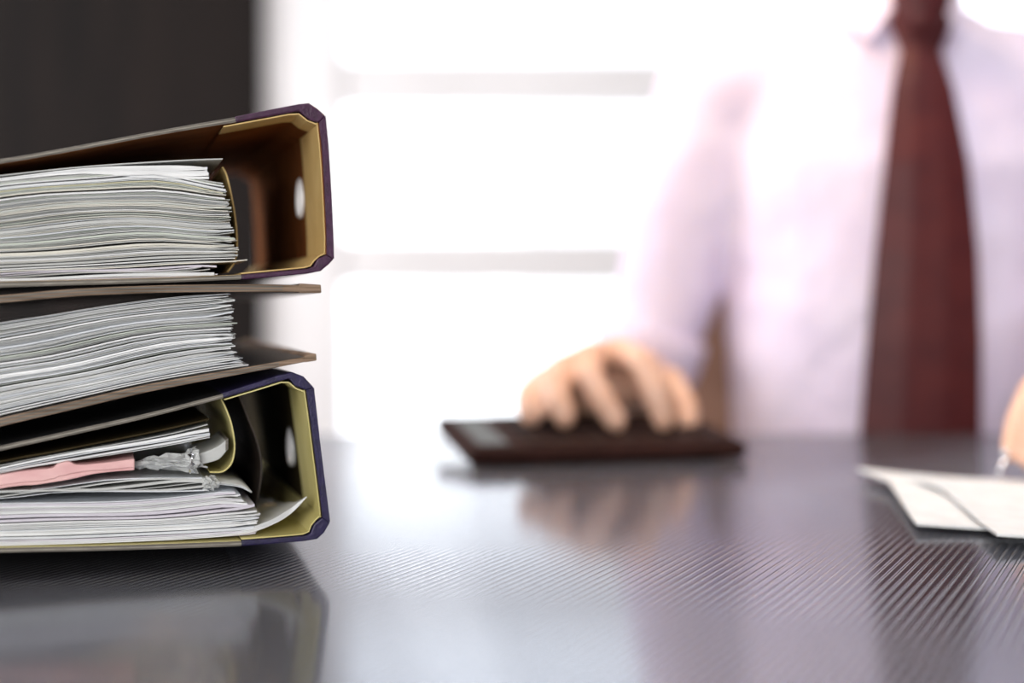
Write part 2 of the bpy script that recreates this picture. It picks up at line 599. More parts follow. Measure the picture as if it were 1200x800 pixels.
def lever_binder(pl, name, label, wrap_mat, shade_mat, T):
    lo = min(pl.F(*p)[1] for p in T['bot_out'])
    root = empty(name, pl.W(-0.14, LEN / 2, lo), label, 'binder')
    # boards: grey edge, black cover outside, inside cream, or coloured shade-dark under the lid
    for part, out, inn, out_first in (('front_board', T['top_out'], T['top_in'], True), ('back_board', T['bot_out'], T['bot_in'], False)):
        a = smooth_path(pl.path(out), 18)
        b = smooth_path(pl.path(inn), 18)
        o = ribbon(part, pl, a, b, 0, LEN, [M['board_edge'], M['board_black'], shade_mat if part == 'front_board' else T['cream']], root, bevel=0.0004)
        # lighter paper turned over the edge of the board, a thin proud line along the end
        mid = [((p[0] + q[0]) / 2, p[1] * 0.62 + q[1] * 0.38) for p, q in zip(a, b)]
        mid2 = [((p[0] + q[0]) / 2, p[1] * 0.40 + q[1] * 0.60) for p, q in zip(a, b)]
        ribbon('edge_seam', pl, mid, mid2, -0.0004, 0.003, M['board_line'], o)
    # coloured wrap over the spine, folded onto both boards
    wt = ribbon('spine_wrap', pl, pl.path(T['wt_out']), pl.path(T['wt_in']), 0, LEN, wrap_mat, root, bevel=0.0007)
    wbm = ribbon('spine_wrap', pl, pl.path(T['wb_out']), pl.path(T['wb_in']), 0, LEN, wrap_mat, root, bevel=0.0007)
    so, si = pl.path(T['sp_out']), pl.path(T['sp_in'])
    vh, hh, r = T['hole']
    hole_panel('spine', pl, so, si, 0, LEN, vh, hh, r, wrap_mat, root)
    # spine lining, coloured dark to stand in for the interior shade
    li = [(s - 0.0006, z) for s, z in si]
    hole_panel('spine_lining', pl, si, li, 0.0015, LEN - 0.001, vh, hh, r, shade_mat, root)
    # plain cream for the first centimetres, before the painted shade begins
    so2 = resample(li, 8)
    ribbon('lining_front', pl, so2, [(s - 0.0005, z) for s, z in so2], 0.0012, T['shade_start'], T['cream'], root)
    a = resample(pl.path(T['lt']), 10)
    ribbon('lining', pl, a, offset(a, -0.0006), 0.0012, T['shade_start'] * 0.5, T['cream'], root)
    ribbon('lining', pl, a, offset(a, -0.0006), T['shade_start'] * 0.5, LEN - 0.001, shade_mat, root)
    a = resample(pl.path(T['lb']), 14)
    ribbon('lining', pl, a, offset(a, 0.0006), 0.0012, LEN - 0.001, T['cream'], root)
    eyelet(pl, li, vh, hh, r, root)
    return root


def sheet_stack(pl, name, label, top, bot, n, right, mats, v0=0.006, jit=0.0012, rj=0.002, width=0.21, length=0.297, fill=(0.55, 0.95), wave=0.0004, gaps=0.12, curl=0.0006, group=None, cat='paper stack'):
    """a pile of separate sheets between a lower and an upper curve of the end plane"""
    tp, bt = smooth_path(pl.path(top), 48), smooth_path(pl.path(bot), 48)
    rp = [(t, pl.F(px, 400)[0]) for t, px in right]
    lo = min(z for s, z in bt)
    root = empty(name, pl.W(-0.12, v0 + length / 2, lo), label, cat, group)
    w = np.array([random.uniform(0.6, 1.4) * (2.4 if random.random() < gaps else 1) for _ in range(n)])
    cum = np.concatenate([[0], np.cumsum(w)])
    cum /= cum[-1]
    ph = random.uniform(0, 6)
    for i in range(n):
        t0 = cum[i]
        t1 = cum[i] + (cum[i + 1] - cum[i]) * min(random.uniform(*fill), random.uniform(fill[0], 1.0) + 0.1)
        tm = (t0 + t1) / 2
        sr = float(np.interp(tm, [q[0] for q in rp], [q[1] for q in rp])) + random.uniform(-rj, rj * 0.6)
        sl = sr - width
        ss = list(np.linspace(sl, sr - 0.02, 17)) + [sr - 0.013, sr - 0.007, sr - 0.003, sr]
        cu = random.gauss(0, curl)
        A, B = [], []
        for s in ss:
            zb = float(np.interp(s, [p[0] for p in bt], [p[1] for p in bt]))
            zt = float(np.interp(s, [p[0] for p in tp], [p[1] for p in tp]))
            q = wave * math.sin(s * 75 + ph + tm * 5) * math.sin(tm * math.pi) * 1.6
            e = max(0, (s - (sr - 0.015)) / 0.015) ** 2 * cu
            A.append((s, zb + (zt - zb) * t1 + q + e))
            B.append((s, zb + (zt - zb) * t0 + q + e))
        ribbon('sheet', pl, A, B, 0, 0, random.choice(mats), root, vs=[v0 + random.uniform(-jit, jit), v0 + length])
    return root


YAW = 16.0
P_top = Plane(-0.092, 0.667, 16.0, -0.012)
P_mid = Plane(-0.092, 0.668, 16.0, -0.016)
P_bot = Plane(-0.092, 0.667, 16.0, -0.025)

TOP = dict(
    top_out=[(-430, 240), (-200, 215), (0, 186), (60, 176), (130, 163), (200, 150), (275, 137)],
    top_in=[(-430, 247), (-200, 221), (0, 192), (60, 182), (130, 169), (200, 156), (277, 143.5)],
    bot_out=[(-430, 352), (-200, 344), (0, 337), (100, 334), (200, 331), (283, 327.5)],
    bot_in=[(-430, 343), (-200, 335), (0, 330), (100, 327.5), (200, 325), (283, 321.5)],
    wt_out=[(275, 136.5), (320, 127.5), (350, 121.8), (362, 120.5), (372, 127), (381.5, 135.5)],
    wt_in=[(276, 143.5), (320, 135.5), (351, 130), (357, 135.5), (364, 141), (374, 143.5)],
    wb_out=[(283, 327.5), (330, 323.5), (361, 320.5), (376, 317.5), (385, 310), (391.5, 303)],
    wb_in=[(283, 321.5), (330, 317.5), (362, 314.5), (367.5, 312), (372, 303.5), (383, 298)],
    sp_out=[(391.5, 303), (391.5, 288), (388.5, 225), (385, 170), (381.5, 135.5)],
    sp_in=[(383, 298), (383.5, 288), (380.5, 225), (377.5, 175), (374, 143.5)],
    lt=[(262, 147.2), (277, 144.4), (320, 136.5), (349, 131), (356, 136.5), (363, 142), (373, 145)],
    lb=[(283, 321), (330, 316.5), (361, 313.5), (366, 311), (370.5, 302.5), (382, 297)],
    cream=M['tan_cream'], shade_start=0.060, hole=(0.078, P_top.F(360, 218)[1], 0.0098))
BOT = dict(
    top_out=[(-430, 608), (-200, 566), (0, 522), (100, 500), (180, 482), (261, 461)],
    top_in=[(-430, 616), (-200, 573), (0, 528.5), (100, 506.5), (180, 488), (262, 466.5)],
    bot_out=[(-430, 662), (-200, 655), (0, 648), (100, 646), (200, 643), (283, 640)],
    bot_in=[(-430, 654), (-200, 648), (0, 641.5), (100, 639.5), (200, 636.5), (283, 633.5)],
    wt_out=[(260, 460.5), (300, 448), (325, 440), (343, 436), (356, 441), (368, 454)],
    wt_in=[(262, 466.5), (300, 455), (328, 446.5), (339, 443.5), (346, 452), (359, 457)],
    wb_out=[(283, 640), (330, 636.5), (357, 634), (372, 631.5), (380, 624), (387, 612)],
    wb_in=[(283, 633), (330, 630), (358, 627.5), (364, 625), (368, 614.5), (378, 606)],
    sp_out=[(387, 612), (385, 595), (376, 525), (371, 480), (368, 454)],
    sp_in=[(378, 606), (377, 595), (368.5, 528), (363, 485), (359, 457)],
    lt=[(263, 467.5), (300, 456.5), (327, 448), (337, 445), (345, 453.5), (358, 458.5)],
    lb=[(283, 632.5), (330, 629), (357, 626.5), (362.5, 624), (366.5, 613.5), (376.5, 604.5)],
    cream=M['cream'], shade_start=0.058, hole=(0.085, P_bot.F(350, 541)[1], 0.0098))
lever_binder(P_bot, 'lever_arch_binder', 'cream-lined binder with indigo spine edge resting on the desk, stuffed with sleeves', M['indigo'], M['olive_shade_lining'], BOT)
lever_binder(P_top, 'lever_arch_binder', 'cream-lined binder with purple spine edge on top of the stack', M['purple'], M['brown_shade_lining'], TOP)

# the middle file lies the other way round: its open fore edges point to the right
mid_root = empty('file_binder', P_mid.W(-0.14, LEN / 2, P_mid.F(-430, 600)[1]), 'brown board file turned fore edge out between two cream-lined binders', 'binder')
up_o = [(-420, 372), (-200, 361), (0, 345.5), (60, 340), (110, 336.8), (200, 333.5), (300, 332.8), (375, 334.5)]
up_i = [(-420, 382), (-200, 371), (0, 355), (60, 349.5), (110, 346), (200, 342.8), (300, 342), (375.5, 342.5)]
lo_i = [(-420, 578), (-200, 537), (0, 489.5), (90, 469), (180, 448.5), (285, 430.5), (369, 415.5)]
lo_o = [(-420, 589), (-200, 548), (0, 500), (90, 479), (180, 458), (285, 438), (370, 421.5)]
for nm, o_p, i_p in (('front_board', up_o, up_i), ('back_board', lo_o, lo_i)):
    a, b = smooth_path(P_mid.path(o_p), 24), smooth_path(P_mid.path(i_p), 24)
    bd = ribbon(nm, P_mid, a, b, 0, LEN, [M['board_brown'], M['board_black'], M['dark_lining']], mid_root, bevel=0.0005)
    k = (0.30, 0.12) if nm == 'front_board' else (0.34, 0.16)
    for f0, f1, mt in ((0.18, 0.42, M['board_edge']), (0.60, 0.78, M['board_edge'])):
        m1 = [(p[0] * (1 - f0) + q[0] * f0 - (0.012 if j == 23 else 0), p[1] * (1 - f0) + q[1] * f0) for j, (p, q) in list(enumerate(zip(a, b)))[:-2]]
        m2 = [(p[0] * (1 - f1) + q[0] * f1 - (0.012 if j == 23 else 0), p[1] * (1 - f1) + q[1] * f1) for j, (p, q) in list(enumerate(zip(a, b)))[:-2]]
        ribbon('edge_seam', P_mid, m1, m2, -0.0004, 0.003, mt, bd)
    e = P_mid.path([(350, 333), (352, 332), (376, 333.5)] if nm == 'front_board' else [(356, 417.2), (360, 415.8), (370.5, 414)])
    e2 = P_mid.path([(350, 343), (352, 343.3), (376.5, 343.3)] if nm == 'front_board' else [(356, 424.5), (360, 424), (371, 422.3)])
    ribbon('edge_binding', P_mid, e, e2, -0.0006, LEN + 0.0006, M['board_brown'], bd, bevel=0.0005)
# its own spine, out at the far side of the stack
sp_a = P_mid.path([(-420, 372), (-430, 470), (-424, 589)])
sp_b = [(s + 0.003, z) for s, z in sp_a]
ribbon('spine', P_mid, sp_a, sp_b, 0, LEN, M['board_black'], mid_root, bevel=0.0006)

# ------------------------------------------------------------------ papers in the binders
PW = M['paper']
sheet_stack(P_top, 'paper_stack', 'thick aged grey-green paper pile filed in the purple-edged top binder',
            [(-400, 258), (-200, 236), (0, 211), (100, 202), (180, 197), (245, 210), (275, 214)],
            [(-400, 336), (-200, 327), (0, 316), (100, 311), (200, 305), (280, 302)],
            62, [(0, 281), (0.25, 277), (0.45, 272), (0.7, 270), (1, 262)],
            [PW[0], PW[2], PW[2], PW[2], PW[3], PW[3], PW[4], PW[4], PW[1], PW[7], PW[8]], gaps=0.18, wave=0.0006, fill=(0.45, 0.9))
sheet_stack(P_top, 'paper_bundle', 'bright white folded bundle lying on the aged papers in the top binder',
            [(-400, 252), (-200, 230), (0, 207), (100, 195), (170, 192.5), (245, 192)],
            [(-400, 258), (-200, 236), (0, 211), (100, 202), (170, 207), (245, 209)],
            5, [(0, 246), (1, 245)], [PW[5], PW[5], PW[0]], fill=(0.96, 1.0), gaps=0, rj=0.0006, jit=0.0004, wave=0)
sheet_stack(P_top, 'paper_bundle', 'lavender-grey bundle beneath the aged papers in the top binder',
            [(-400, 336), (-200, 327), (0, 316.5), (100, 311.5), (200, 306), (280, 304)],
            [(-400, 343), (-200, 335), (0, 329.5), (100, 327), (200, 324.5), (281, 321)],
            8, [(0, 262), (0.3, 258), (0.5, 225), (0.75, 283), (1, 284)], [PW[6], PW[6], PW[2], PW[1], PW[3]], gaps=0.2, rj=0.006)
sheet_stack(P_top, 'cover_sheet', 'thin bent grey sheet lying over the white bundle in the top binder',
            [(-400, 248), (-200, 226), (0, 203.5), (100, 193), (200, 186.5), (262, 183.5)],
            [(-400, 249.5), (-200, 227.5), (0, 205), (100, 194.5), (200, 188), (262, 185)],
            1, [(0, 262), (1, 262)], [PW[2]], fill=(1, 1), gaps=0, rj=0, wave=0, cat='paper sheet')
sheet_stack(P_mid, 'paper_stack', 'dense white paper pile clamped in the brown board file',
            [(-400, 428), (-200, 410), (0, 377), (60, 368), (120, 358), (200, 347.5), (266, 343)],
            [(-400, 572), (-200, 534), (0, 488), (90, 467.5), (180, 447.5), (295, 428)],
            78, [(0, 292), (0.08, 284), (0.25, 275), (0.45, 275), (0.6, 273), (0.62, 280), (0.66, 274), (0.85, 273), (0.93, 275), (1, 266)],
            [PW[0], PW[0], PW[5], PW[1], PW[1], PW[2], PW[5], PW[4], PW[8], PW[0]], gaps=0.2, wave=0.0005, fill=(0.42, 0.9))
sheet_stack(P_bot, 'paper_stack', 'clean white paper pile at the bottom of the indigo-edged binder',
            [(-400, 605), (-200, 596), (0, 591), (150, 588), (230, 581), (262, 577), (320, 578)],
            [(-400, 654), (-200, 648), (0, 640.5), (100, 638), (200, 634), (283, 629), (320, 622)],
            24, [(0, 300), (0.2, 302), (0.42, 305), (0.55, 302), (0.8, 287), (1, 274)],
            [PW[5], PW[5], PW[0], PW[0], PW[1], PW[6]], gaps=0.3, wave=0.0002, rj=0.0012, jit=0.0006, fill=(0.6, 0.92))
# long sheets that curl up beyond the pile against the spine
cr = empty('curled_sheet', P_bot.W(-0.1, 0.15, P_bot.F(0, 641)[1]), 'long white sheets curling upward against the indigo binder spine', 'paper sheet')
for k in range(4):
    dz = k * 1.3
    base = [(-150, 644 - dz), (0, 641 - dz), (120, 637.5 - dz), (220, 633 - dz), (285, 627 - dz)]
    V, Fc = [], []
    rows = [(0.004 + 0.0008 * k, [(318, 617 - dz), (342, 603 - dz), (361 - 2.2 * k, 583.5 + k * 2)]),
            (0.030, [(318, 620 - dz), (340, 611 - dz), (357 - 2 * k, 598 + k)]),
            (0.065, [(316, 622 - dz), (335, 617 - dz), (350 - 2 * k, 610 + k)]),
            (0.120, [(314, 624 - dz), (328, 621 - dz), (340 - 2 * k, 617 + k * 0.5)]),
            (0.298, [(312, 625 - dz), (324, 623 - dz), (334 - 2 * k, 621)])]
    n = 26
    for v, end in rows:
        a = smooth_path(P_bot.path(base + end), n)
        b = offset(a, 0.0004)
        V += [P_bot.W(s_, v, z_) for s_, z_ in a] + [P_bot.W(s_, v, z_) for s_, z_ in b]
    for r in range(len(rows) - 1):
        o, q = r * 2 * n, (r + 1) * 2 * n
        for i in range(n - 1):
            Fc.append((o + i, o + i + 1, q + i + 1, q + i))
            Fc.append((o + n + i, q + n + i, q + n + i + 1, o + n + i + 1))
        Fc.append((o + n - 1, o + 2 * n - 1, q + 2 * n - 1, q + n - 1))
        Fc.append((o, q, q + n, o + n))
    for i in range(n - 1):
        Fc.append((i, n + i, n + i + 1, i + 1))
    mesh_obj('sheet', V, Fc, [PW[5], PW[0], PW[0]][min(k, 2)], cr)
sheet_stack(P_bot, 'document_sleeve', 'grey plastic document sleeve with sheets above the clean white pile',
            [(-400, 603), (-200, 590), (0, 577), (60, 572), (120, 564), (180, 561.5), (240, 560)],
            [(-400, 609), (-200, 597), (0, 586), (60, 580), (120, 578.5), (180, 578), (242, 577)],
            6, [(0, 242), (1, 240)], [PW[1], PW[2], PW[2], PW[4]], gaps=0.4, rj=0.001, wave=0.001, fill=(0.5, 0.85))
tabr = empty('plastic_tab', P_bot.W(-0.06, 0.05, P_bot.F(250, 577)[1]), 'pale bent plastic tab sticking out of the grey sleeve', 'plastic tab')
for k, m_ in enumerate((M['sleeve'], M['film'], PW[1])):
    a = smooth_path(P_bot.path([(238, 561 + 2 * k), (250, 566 + k), (268, 567 + k), (285, 570 + k), (297, 577.5 + k * 0.3)]), 16)
    ribbon('film' if k == 1 else 'tab', P_bot, a, offset(a, -0.0006), 0.005 + k * 0.001, 0.12, m_, tabr, smooth=True)
# pink card folder
pk = empty('pink_folder', P_bot.W(-0.14, 0.15, P_bot.F(0, 573)[1]), 'crumpled pink card folder squeezed between sheets in the indigo-edged binder', 'folder')
a = smooth_path(P_bot.path([(-380, 622), (-180, 590), (0, 557), (40, 551), (60, 549), (68, 544), (80, 541), (92, 545), (125, 542.5), (158, 538)]), 44)
b = smooth_path(P_bot.path([(-380, 634), (-180, 604), (0, 573.5), (40, 569.5), (60, 566.5), (75, 564), (90, 561), (110, 556.5), (135, 553.5), (158, 552)]), 44)
mid1 = [(p[0], p[1] * 0.22 + q[1] * 0.78 + 0.00012 * math.sin(i * 1.1)) for i, (p, q) in enumerate(zip(a, b))]
ribbon('flap', P_bot, a, mid1, 0.0030, 0.29, M['pink'], pk, bevel=0.0006)
ribbon('flap', P_bot, [(p[0], p[1] + 0.0003) for p in mid1], b, 0.0038, 0.29, M['pink'], pk, bevel=0.0006)
# creased film end of the sleeve (built below with the bag)
# clear crumpled bag behind the pink folder, tied with a knot, and its grey tail
bagr = empty('plastic_bag', P_bot.W(-0.09, 0.03, P_bot.F(190, 556)[1]), 'clear crumpled plastic bag tied off beside the pink folder', 'plastic bag')
rng = random.Random(3)


def crumple(name, cx, cz, rx, rz, v0, depth, parent, mat, n=9, m=7, amp=0.002, taper=None):
    V, Fc = [], []
    for j in range(m):
        for i in range(n):
            u, w = i / (n - 1), j / (m - 1)
            k = taper(u) if taper else 1
            px = cx + (u - 0.5) * 2 * rx
            py = cz(u) + (w - 0.5) * 2 * rz * k
            s, z = P_bot.F(px, py)
            V.append(P_bot.W(s + rng.uniform(-amp, amp), v0 + depth * math.sin(w * math.pi) * -1 + rng.uniform(-amp, amp) + depth, z + rng.uniform(-amp, amp) * 0.5))
    for j in range(m - 1):
        for i in range(n - 1):
            a = j * n + i
            Fc.append((a, a + 1, a + n + 1)); Fc.append((a, a + n + 1, a + n))
    o = mesh_obj(name, V, Fc, mat, parent)
    s = o.modifiers.new('thick', 'SOLIDIFY')
    s.thickness = 0.0002
    return o


crumple('crease', 248, lambda u: 568, 8, 8, 0.004, 0.004, tabr, M['film'], n=8, m=7, amp=0.0018)
crumple('crease', 246, lambda u: 567, 2.5, 8, 0.003, 0.003, tabr, M['sleeve'], n=3, m=7, amp=0.001)
crumple('film', 191, lambda u: 546 - 3 * u, 35, 9, 0.006, 0.006, bagr, M['film'], taper=lambda u: 0.55 + 0.75 * u)
crumple('film', 196, lambda u: 547 - 4 * u, 30, 8, 0.011, 0.006, bagr, M['sleeve'], taper=lambda u: 0.4 + 0.7 * u)
for k in range(4):
    crumple('fold', 200 + k * 6, lambda u, k=k: 540 + 9 * (k - 1) / 3 * (1 - u) + 3 * k * u, 26, 1.6, 0.004 + 0.0005 * k, 0.003, bagr, PW[5] if k % 2 else M['film'], n=8, m=3, amp=0.0008)
crumple('knot', 227, lambda u: 541, 4.5, 15, 0.003, 0.006, bagr, M['film'], n=6, m=9, amp=0.0018)
crumple('knot', 225, lambda u: 541, 2.0, 14, 0.002, 0.004, bagr, M['chrome'], n=3, m=9, amp=0.0012)
a = smooth_path(P_bot.path([(229, 535), (242, 531), (256, 525), (268, 516)]), 10)
b = smooth_path(P_bot.path([(229, 548), (242, 545), (258, 540), (268, 529)]), 10)
ribbon('tail', P_bot, a, b, 0.008, 0.06, PW[2], bagr, bevel=0.0005)
ribbon('tail_end', P_bot, P_bot.path([(266, 517), (269, 515)]), P_bot.path([(266, 530), (269, 528)]), 0.0075, 0.06, M['board_edge'], bagr)
sheet_stack(P_bot, 'paper_bundle', 'few loose sheets above the pink folder under the indigo binder lid',
            [(-400, 622), (-200, 588), (0, 546), (60, 534), (120, 523), (190, 510), (247, 497)],
            [(-400, 634), (-200, 600), (0, 556), (60, 545), (120, 536), (190, 525), (247, 514)],
            5, [(0, 247), (1, 245)], [PW[2], PW[0], PW[1], PW[5]], gaps=0.5, rj=0.0008, fill=(0.45, 0.75), wave=0.0002)


# dividers that bulge between the papers and the spine
def divider(pl, label, pts, v0, v1, mat, th=0.0007):
    a = smooth_path(pl.path(pts), 24)
    lo = min(z for s, z in a)
    o = ribbon('card_divider', pl, a, offset(a, th), v0, v1, mat, None, smooth=False, loc=pl.W(a[0][0], (v0 + v1) / 2, lo))
    return tag(o, label, 'divider')


divider(P_bot, 'cream card divider bulging beside the loose sheets in the indigo binder', [(248, 557), (264, 556), (275, 545), (278.5, 525), (275, 500), (268, 480), (262, 468)], 0.012, 0.24, M['cream'])
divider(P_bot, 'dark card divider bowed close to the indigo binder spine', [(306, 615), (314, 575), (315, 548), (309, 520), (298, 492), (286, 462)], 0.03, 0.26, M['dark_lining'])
oc = ribbon('card_divider', P_bot, smooth_path(P_bot.path([(-180, 580), (0, 541), (60, 530), (120, 518), (190, 504), (246, 491)]), 16), smooth_path(P_bot.path([(-180, 582), (0, 543.2), (60, 532), (120, 520), (190, 506), (246, 493)]), 16), 0.006, 0.29, M['olive_shade_lining'], None, loc=P_bot.W(-0.1, 0.15, P_bot.F(0, 543)[1]))  # added sheet, its dark colour stands in for shade under the lid
tag(oc, 'added dark olive card giving the shade under the indigo binder lid', 'divider')
divider(P_top, 'cream card divider standing at the paper ends in the top binder', [(272, 318), (281, 305), (284, 285), (282, 255), (277, 225), (271, 200), (266, 190)], 0.022, 0.25, M['tan_cream'])

# ------------------------------------------------------------------ calculator
calc_o = Vector((-0.030, 1.014, TABLE_Z + 0.0015))
ca_ = math.radians(14)
U = Vector((math.cos(ca_), math.sin(ca_), 0)) * 0.213
U_len, Un = U.length, U.normalized()
Vl = 0.13
Vn = Vector((-math.sin(ca_), math.cos(ca_), 0.100)).normalized()
Nn = Un.cross(Vn).normalized()
calc = empty('calculator', calc_o + U * 0.5 + Vector((0, 0.04, 0)), 'dark brown desktop calculator propped at a tilt on the desk', 'calculator')


def cbox(name, u0, u1, v0, v1, n0, n1, mat, parent, bevel=0.001, skew=0.0):
    V = []
    for n in (n0, n1):
        for v in (v0, v1):
            for u in (u0, u1):
                V.append(calc_o + Un * (u + skew * v) + Vn * v + Nn * n)
    f = box_data(0, 1, 0, 1, 0, 1)[1]
    return mesh_obj(name, V, f, mat, parent, bevel=bevel)


body = cbox('body', 0, U_len, 0, Vl, 0.0, 0.011, M['calc'], calc, 0.003)
cbox('base', 0.004, U_len - 0.004, 0.006, Vl * 0.4, -0.0015, 0.002, M['black_plastic'], calc, 0.001)
cbox('bezel', 0.006, 0.036, 0.008, Vl - 0.008, 0.011, 0.0122, M['calc'], body)
cbox('display', 0.010, 0.032, 0.014, Vl - 0.014, 0.0122, 0.0126, M['lcd'], body, 0)
for i in range(7):
    for j in range(4):
        u = 0.046 + i * 0.0232
        v = 0.012 + j * 0.0285
        cbox('key', u, u + 0.018, v, v + 0.021, 0.011, 0.0132, M['key'], calc, 0.0015)
# rear prop
pv = [calc_o + Un * u + Vn * v for u in (0.022, U_len - 0.02) for v in (0.012, 0.100)]
pb = [Vector((p.x, p.y, TABLE_Z)) for p in pv]
mesh_obj('prop', pv + pb, [(0, 1, 3, 2), (4, 6, 7, 5), (0, 4, 5, 1), (2, 3, 7, 6), (0, 2, 6, 4), (1, 5, 7, 3)], M['calc'], calc)

# ------------------------------------------------------------------ documents under the writing hand
docs = [
    ('document_sheet', 'white sheet with a raised corner, lowest of the papers under the pen hand', (0.213, 0.749), -0.17, 0.0),
    ('document_sheet', 'white sheet lying askew on top of the papers under the pen hand', (0.240, 0.704), -0.13, 0.0022)]
for nm, lb, (cx, cy), yaw, dz in docs:
    V, Fc = [], []
    nx, ny = 14, 12
    ca, sa = math.cos(yaw), math.sin(yaw)
    for layer in (0, 1):
        for j in range(ny):
            for i in range(nx):
                u, v = i / (nx - 1), j / (ny - 1)
                x, y = cx + u * 0.297 * ca - v * 0.21 * sa, cy + u * 0.297 * sa + v * 0.21 * ca
                x -= 0.016 * max(0, v - 0.75) / 0.25 * (1 - u) ** 4
                lift = 0.006 * max(0, 1 - u / 0.3) ** 2 * (0.4 + 0.6 * v) + 0.0012 * max(0, 1 - v / 0.2) ** 2
                V.append((x, y, TABLE_Z + 0.0004 + dz + lift + 0.0014 * layer))
    for j in range(ny - 1):
        for i in range(nx - 1):
            a = j * nx + i
            Fc.append((a, a + nx, a + nx + 1, a + 1))
            a += nx * ny
            Fc.append((a, a + 1, a + nx + 1, a + nx))
    per = [i for i in range(nx)] + [j * nx + nx - 1 for j in range(1, ny)] + [(ny - 1) * nx + i for i in range(nx - 2, -1, -1)] + [j * nx for j in range(ny - 2, 0, -1)]
    for k in range(len(per)):
        a, b = per[k], per[(k + 1) % len(per)]
        Fc.append((a, b, b + nx * ny, a + nx * ny))
    tag(mesh_obj(nm, V, Fc, PW[5], None, smooth=False, loc=(cx + 0.15, cy + 0.1, TABLE_Z)), lb, 'document')

# ------------------------------------------------------------------ person
PX, PY = 0.37, 1.40         # middle of the torso
person = empty('person', (PX, PY, 0), 'person in a lavender shirt and maroon tie working at the desk', 'person')
V, Fc = [], []


def ring_pts(cx, cy, z, rx, ry, n=28, p=2.4):
    out = []
    for i in range(n):
        a = 2 * math.pi * i / n
        c, s = math.cos(a), math.sin(a)
        out.append(Vector((cx + rx * math.copysign(abs(c) ** (2 / p), c), cy + ry * math.copysign(abs(s) ** (2 / p), s), z)))
    return out


torso = [(0.50, 0.165, 0.115, 0.0), (0.62, 0.155, 0.120, -0.005), (0.75, 0.154, 0.118, -0.01), (0.88, 0.158, 0.116, -0.01), (0.98, 0.166, 0.112, -0.005),
         (1.05, 0.175, 0.10, 0.01), (1.10, 0.145, 0.085, 0.02), (1.135, 0.09, 0.068, 0.02), (1.16, 0.062, 0.06, 0.02)]
shR = Vector((PX - 0.165, PY + 0.0, 1.055))
shL = Vector((PX + 0.165, PY + 0.0, 1.055))
elR = Vector((0.118, 1.400, 0.752))
wrR = Vector((0.106, 1.205, 0.790))
elL = Vector((0.660, 1.270, 0.800))
wrL = Vector((0.470, 1.045, 0.800))
loft(V, Fc, [ring_pts(PX, PY + dy, z, rx - 0.012, ry - 0.012) for z, rx, ry, dy in torso])
for sh, el, wr in ((shR, elR, wrR), (shL, elL, wrL)):
    capsule(V, Fc, sh, el, 0.050, 0.040)
    capsule(V, Fc, el, el.lerp(wr, 0.35), 0.040, 0.042)
    capsule(V, Fc, el.lerp(wr, 0.35), wr, 0.042, 0.027)
# neck and head
hc = Vector((PX, PY - 0.03, 1.36))
capsule(V, Fc, (PX, PY + 0.02, 1.12), (PX, PY - 0.01, 1.28), 0.056, 0.054)
ellipsoid(V, Fc, hc + Vector((0, 0.02, 0.03)), (0.075, 0.095, 0.095))
ellipsoid(V, Fc, hc + Vector((0, -0.02, -0.03)), (0.062, 0.078, 0.088))
capsule(V, Fc, hc + Vector((0, -0.075, -0.098)), hc + Vector((0, -0.06, -0.085)), 0.022, 0.03)
capsule(V, Fc, hc + Vector((0, -0.085, 0.02)), hc + Vector((0, -0.112, -0.028)), 0.009, 0.014)
for sx in (-1, 1):
    capsule(V, Fc, hc + Vector((0.012 * sx, -0.1, -0.034)), hc + Vector((0.013 * sx, -0.09, -0.034)), 0.008, 0.008)
    ellipsoid(V, Fc, hc + Vector((0.076 * sx, 0.015, -0.01)), (0.008, 0.018, 0.032))
    capsule(V, Fc, hc + Vector((0.012 * sx, -0.088, 0.03)), hc + Vector((0.05 * sx, -0.07, 0.03)), 0.009, 0.008)
for dz, rr in ((-0.060, 0.006), (-0.070, 0.007)):
    capsule(V, Fc, hc + Vector((-0.022, -0.088, dz)), hc + Vector((0.022, -0.088, dz)), rr, rr)
# lower body
for sx in (-1, 1):
    hip = Vector((PX + 0.085 * sx, PY + 0.02, 0.55))
    kn = Vector((PX + 0.12 * sx, PY - 0.40, 0.53))
    an = Vector((PX + 0.12 * sx, PY - 0.36, 0.10))
    capsule(V, Fc, hip, kn, 0.078, 0.055)
    capsule(V, Fc, kn, an, 0.053, 0.036)


def hand(wrist, mcps, fingers, thumb):
    """palm of tapered bones from the wrist to the knuckles, then jointed fingers and a thumb"""
    for m in mcps:
        capsule(V, Fc, wrist, m, 0.020, 0.0125)
        capsule(V, Fc, Vector(wrist).lerp(m, 0.55), m, 0.0155, 0.0125)
    for a, b in zip(mcps[:-1], mcps[1:]):
        capsule(V, Fc, a, b, 0.0115, 0.0115)
        capsule(V, Fc, Vector(wrist).lerp(a, 0.6), Vector(wrist).lerp(b, 0.6), 0.0135, 0.0135)
    for m, js in zip(mcps, fingers):
        pts = [Vector(m)] + [Vector(j) for j in js]
        rs = [0.0125, 0.0112, 0.0102, 0.0090]
        for k in range(3):
            capsule(V, Fc, pts[k], pts[k + 1], rs[k], rs[k + 1])
    pts = [Vector(p) for p in thumb]
    rs = [0.017, 0.0130, 0.0112, 0.0095]
    for k in range(len(pts) - 1):
        capsule(V, Fc, pts[k], pts[k + 1], rs[k], rs[k + 1])


def at(px, py, d):
    return Vector(((px - 600) / FPX * d, d, EYE.z - (py - HORIZON) / FPX * d))


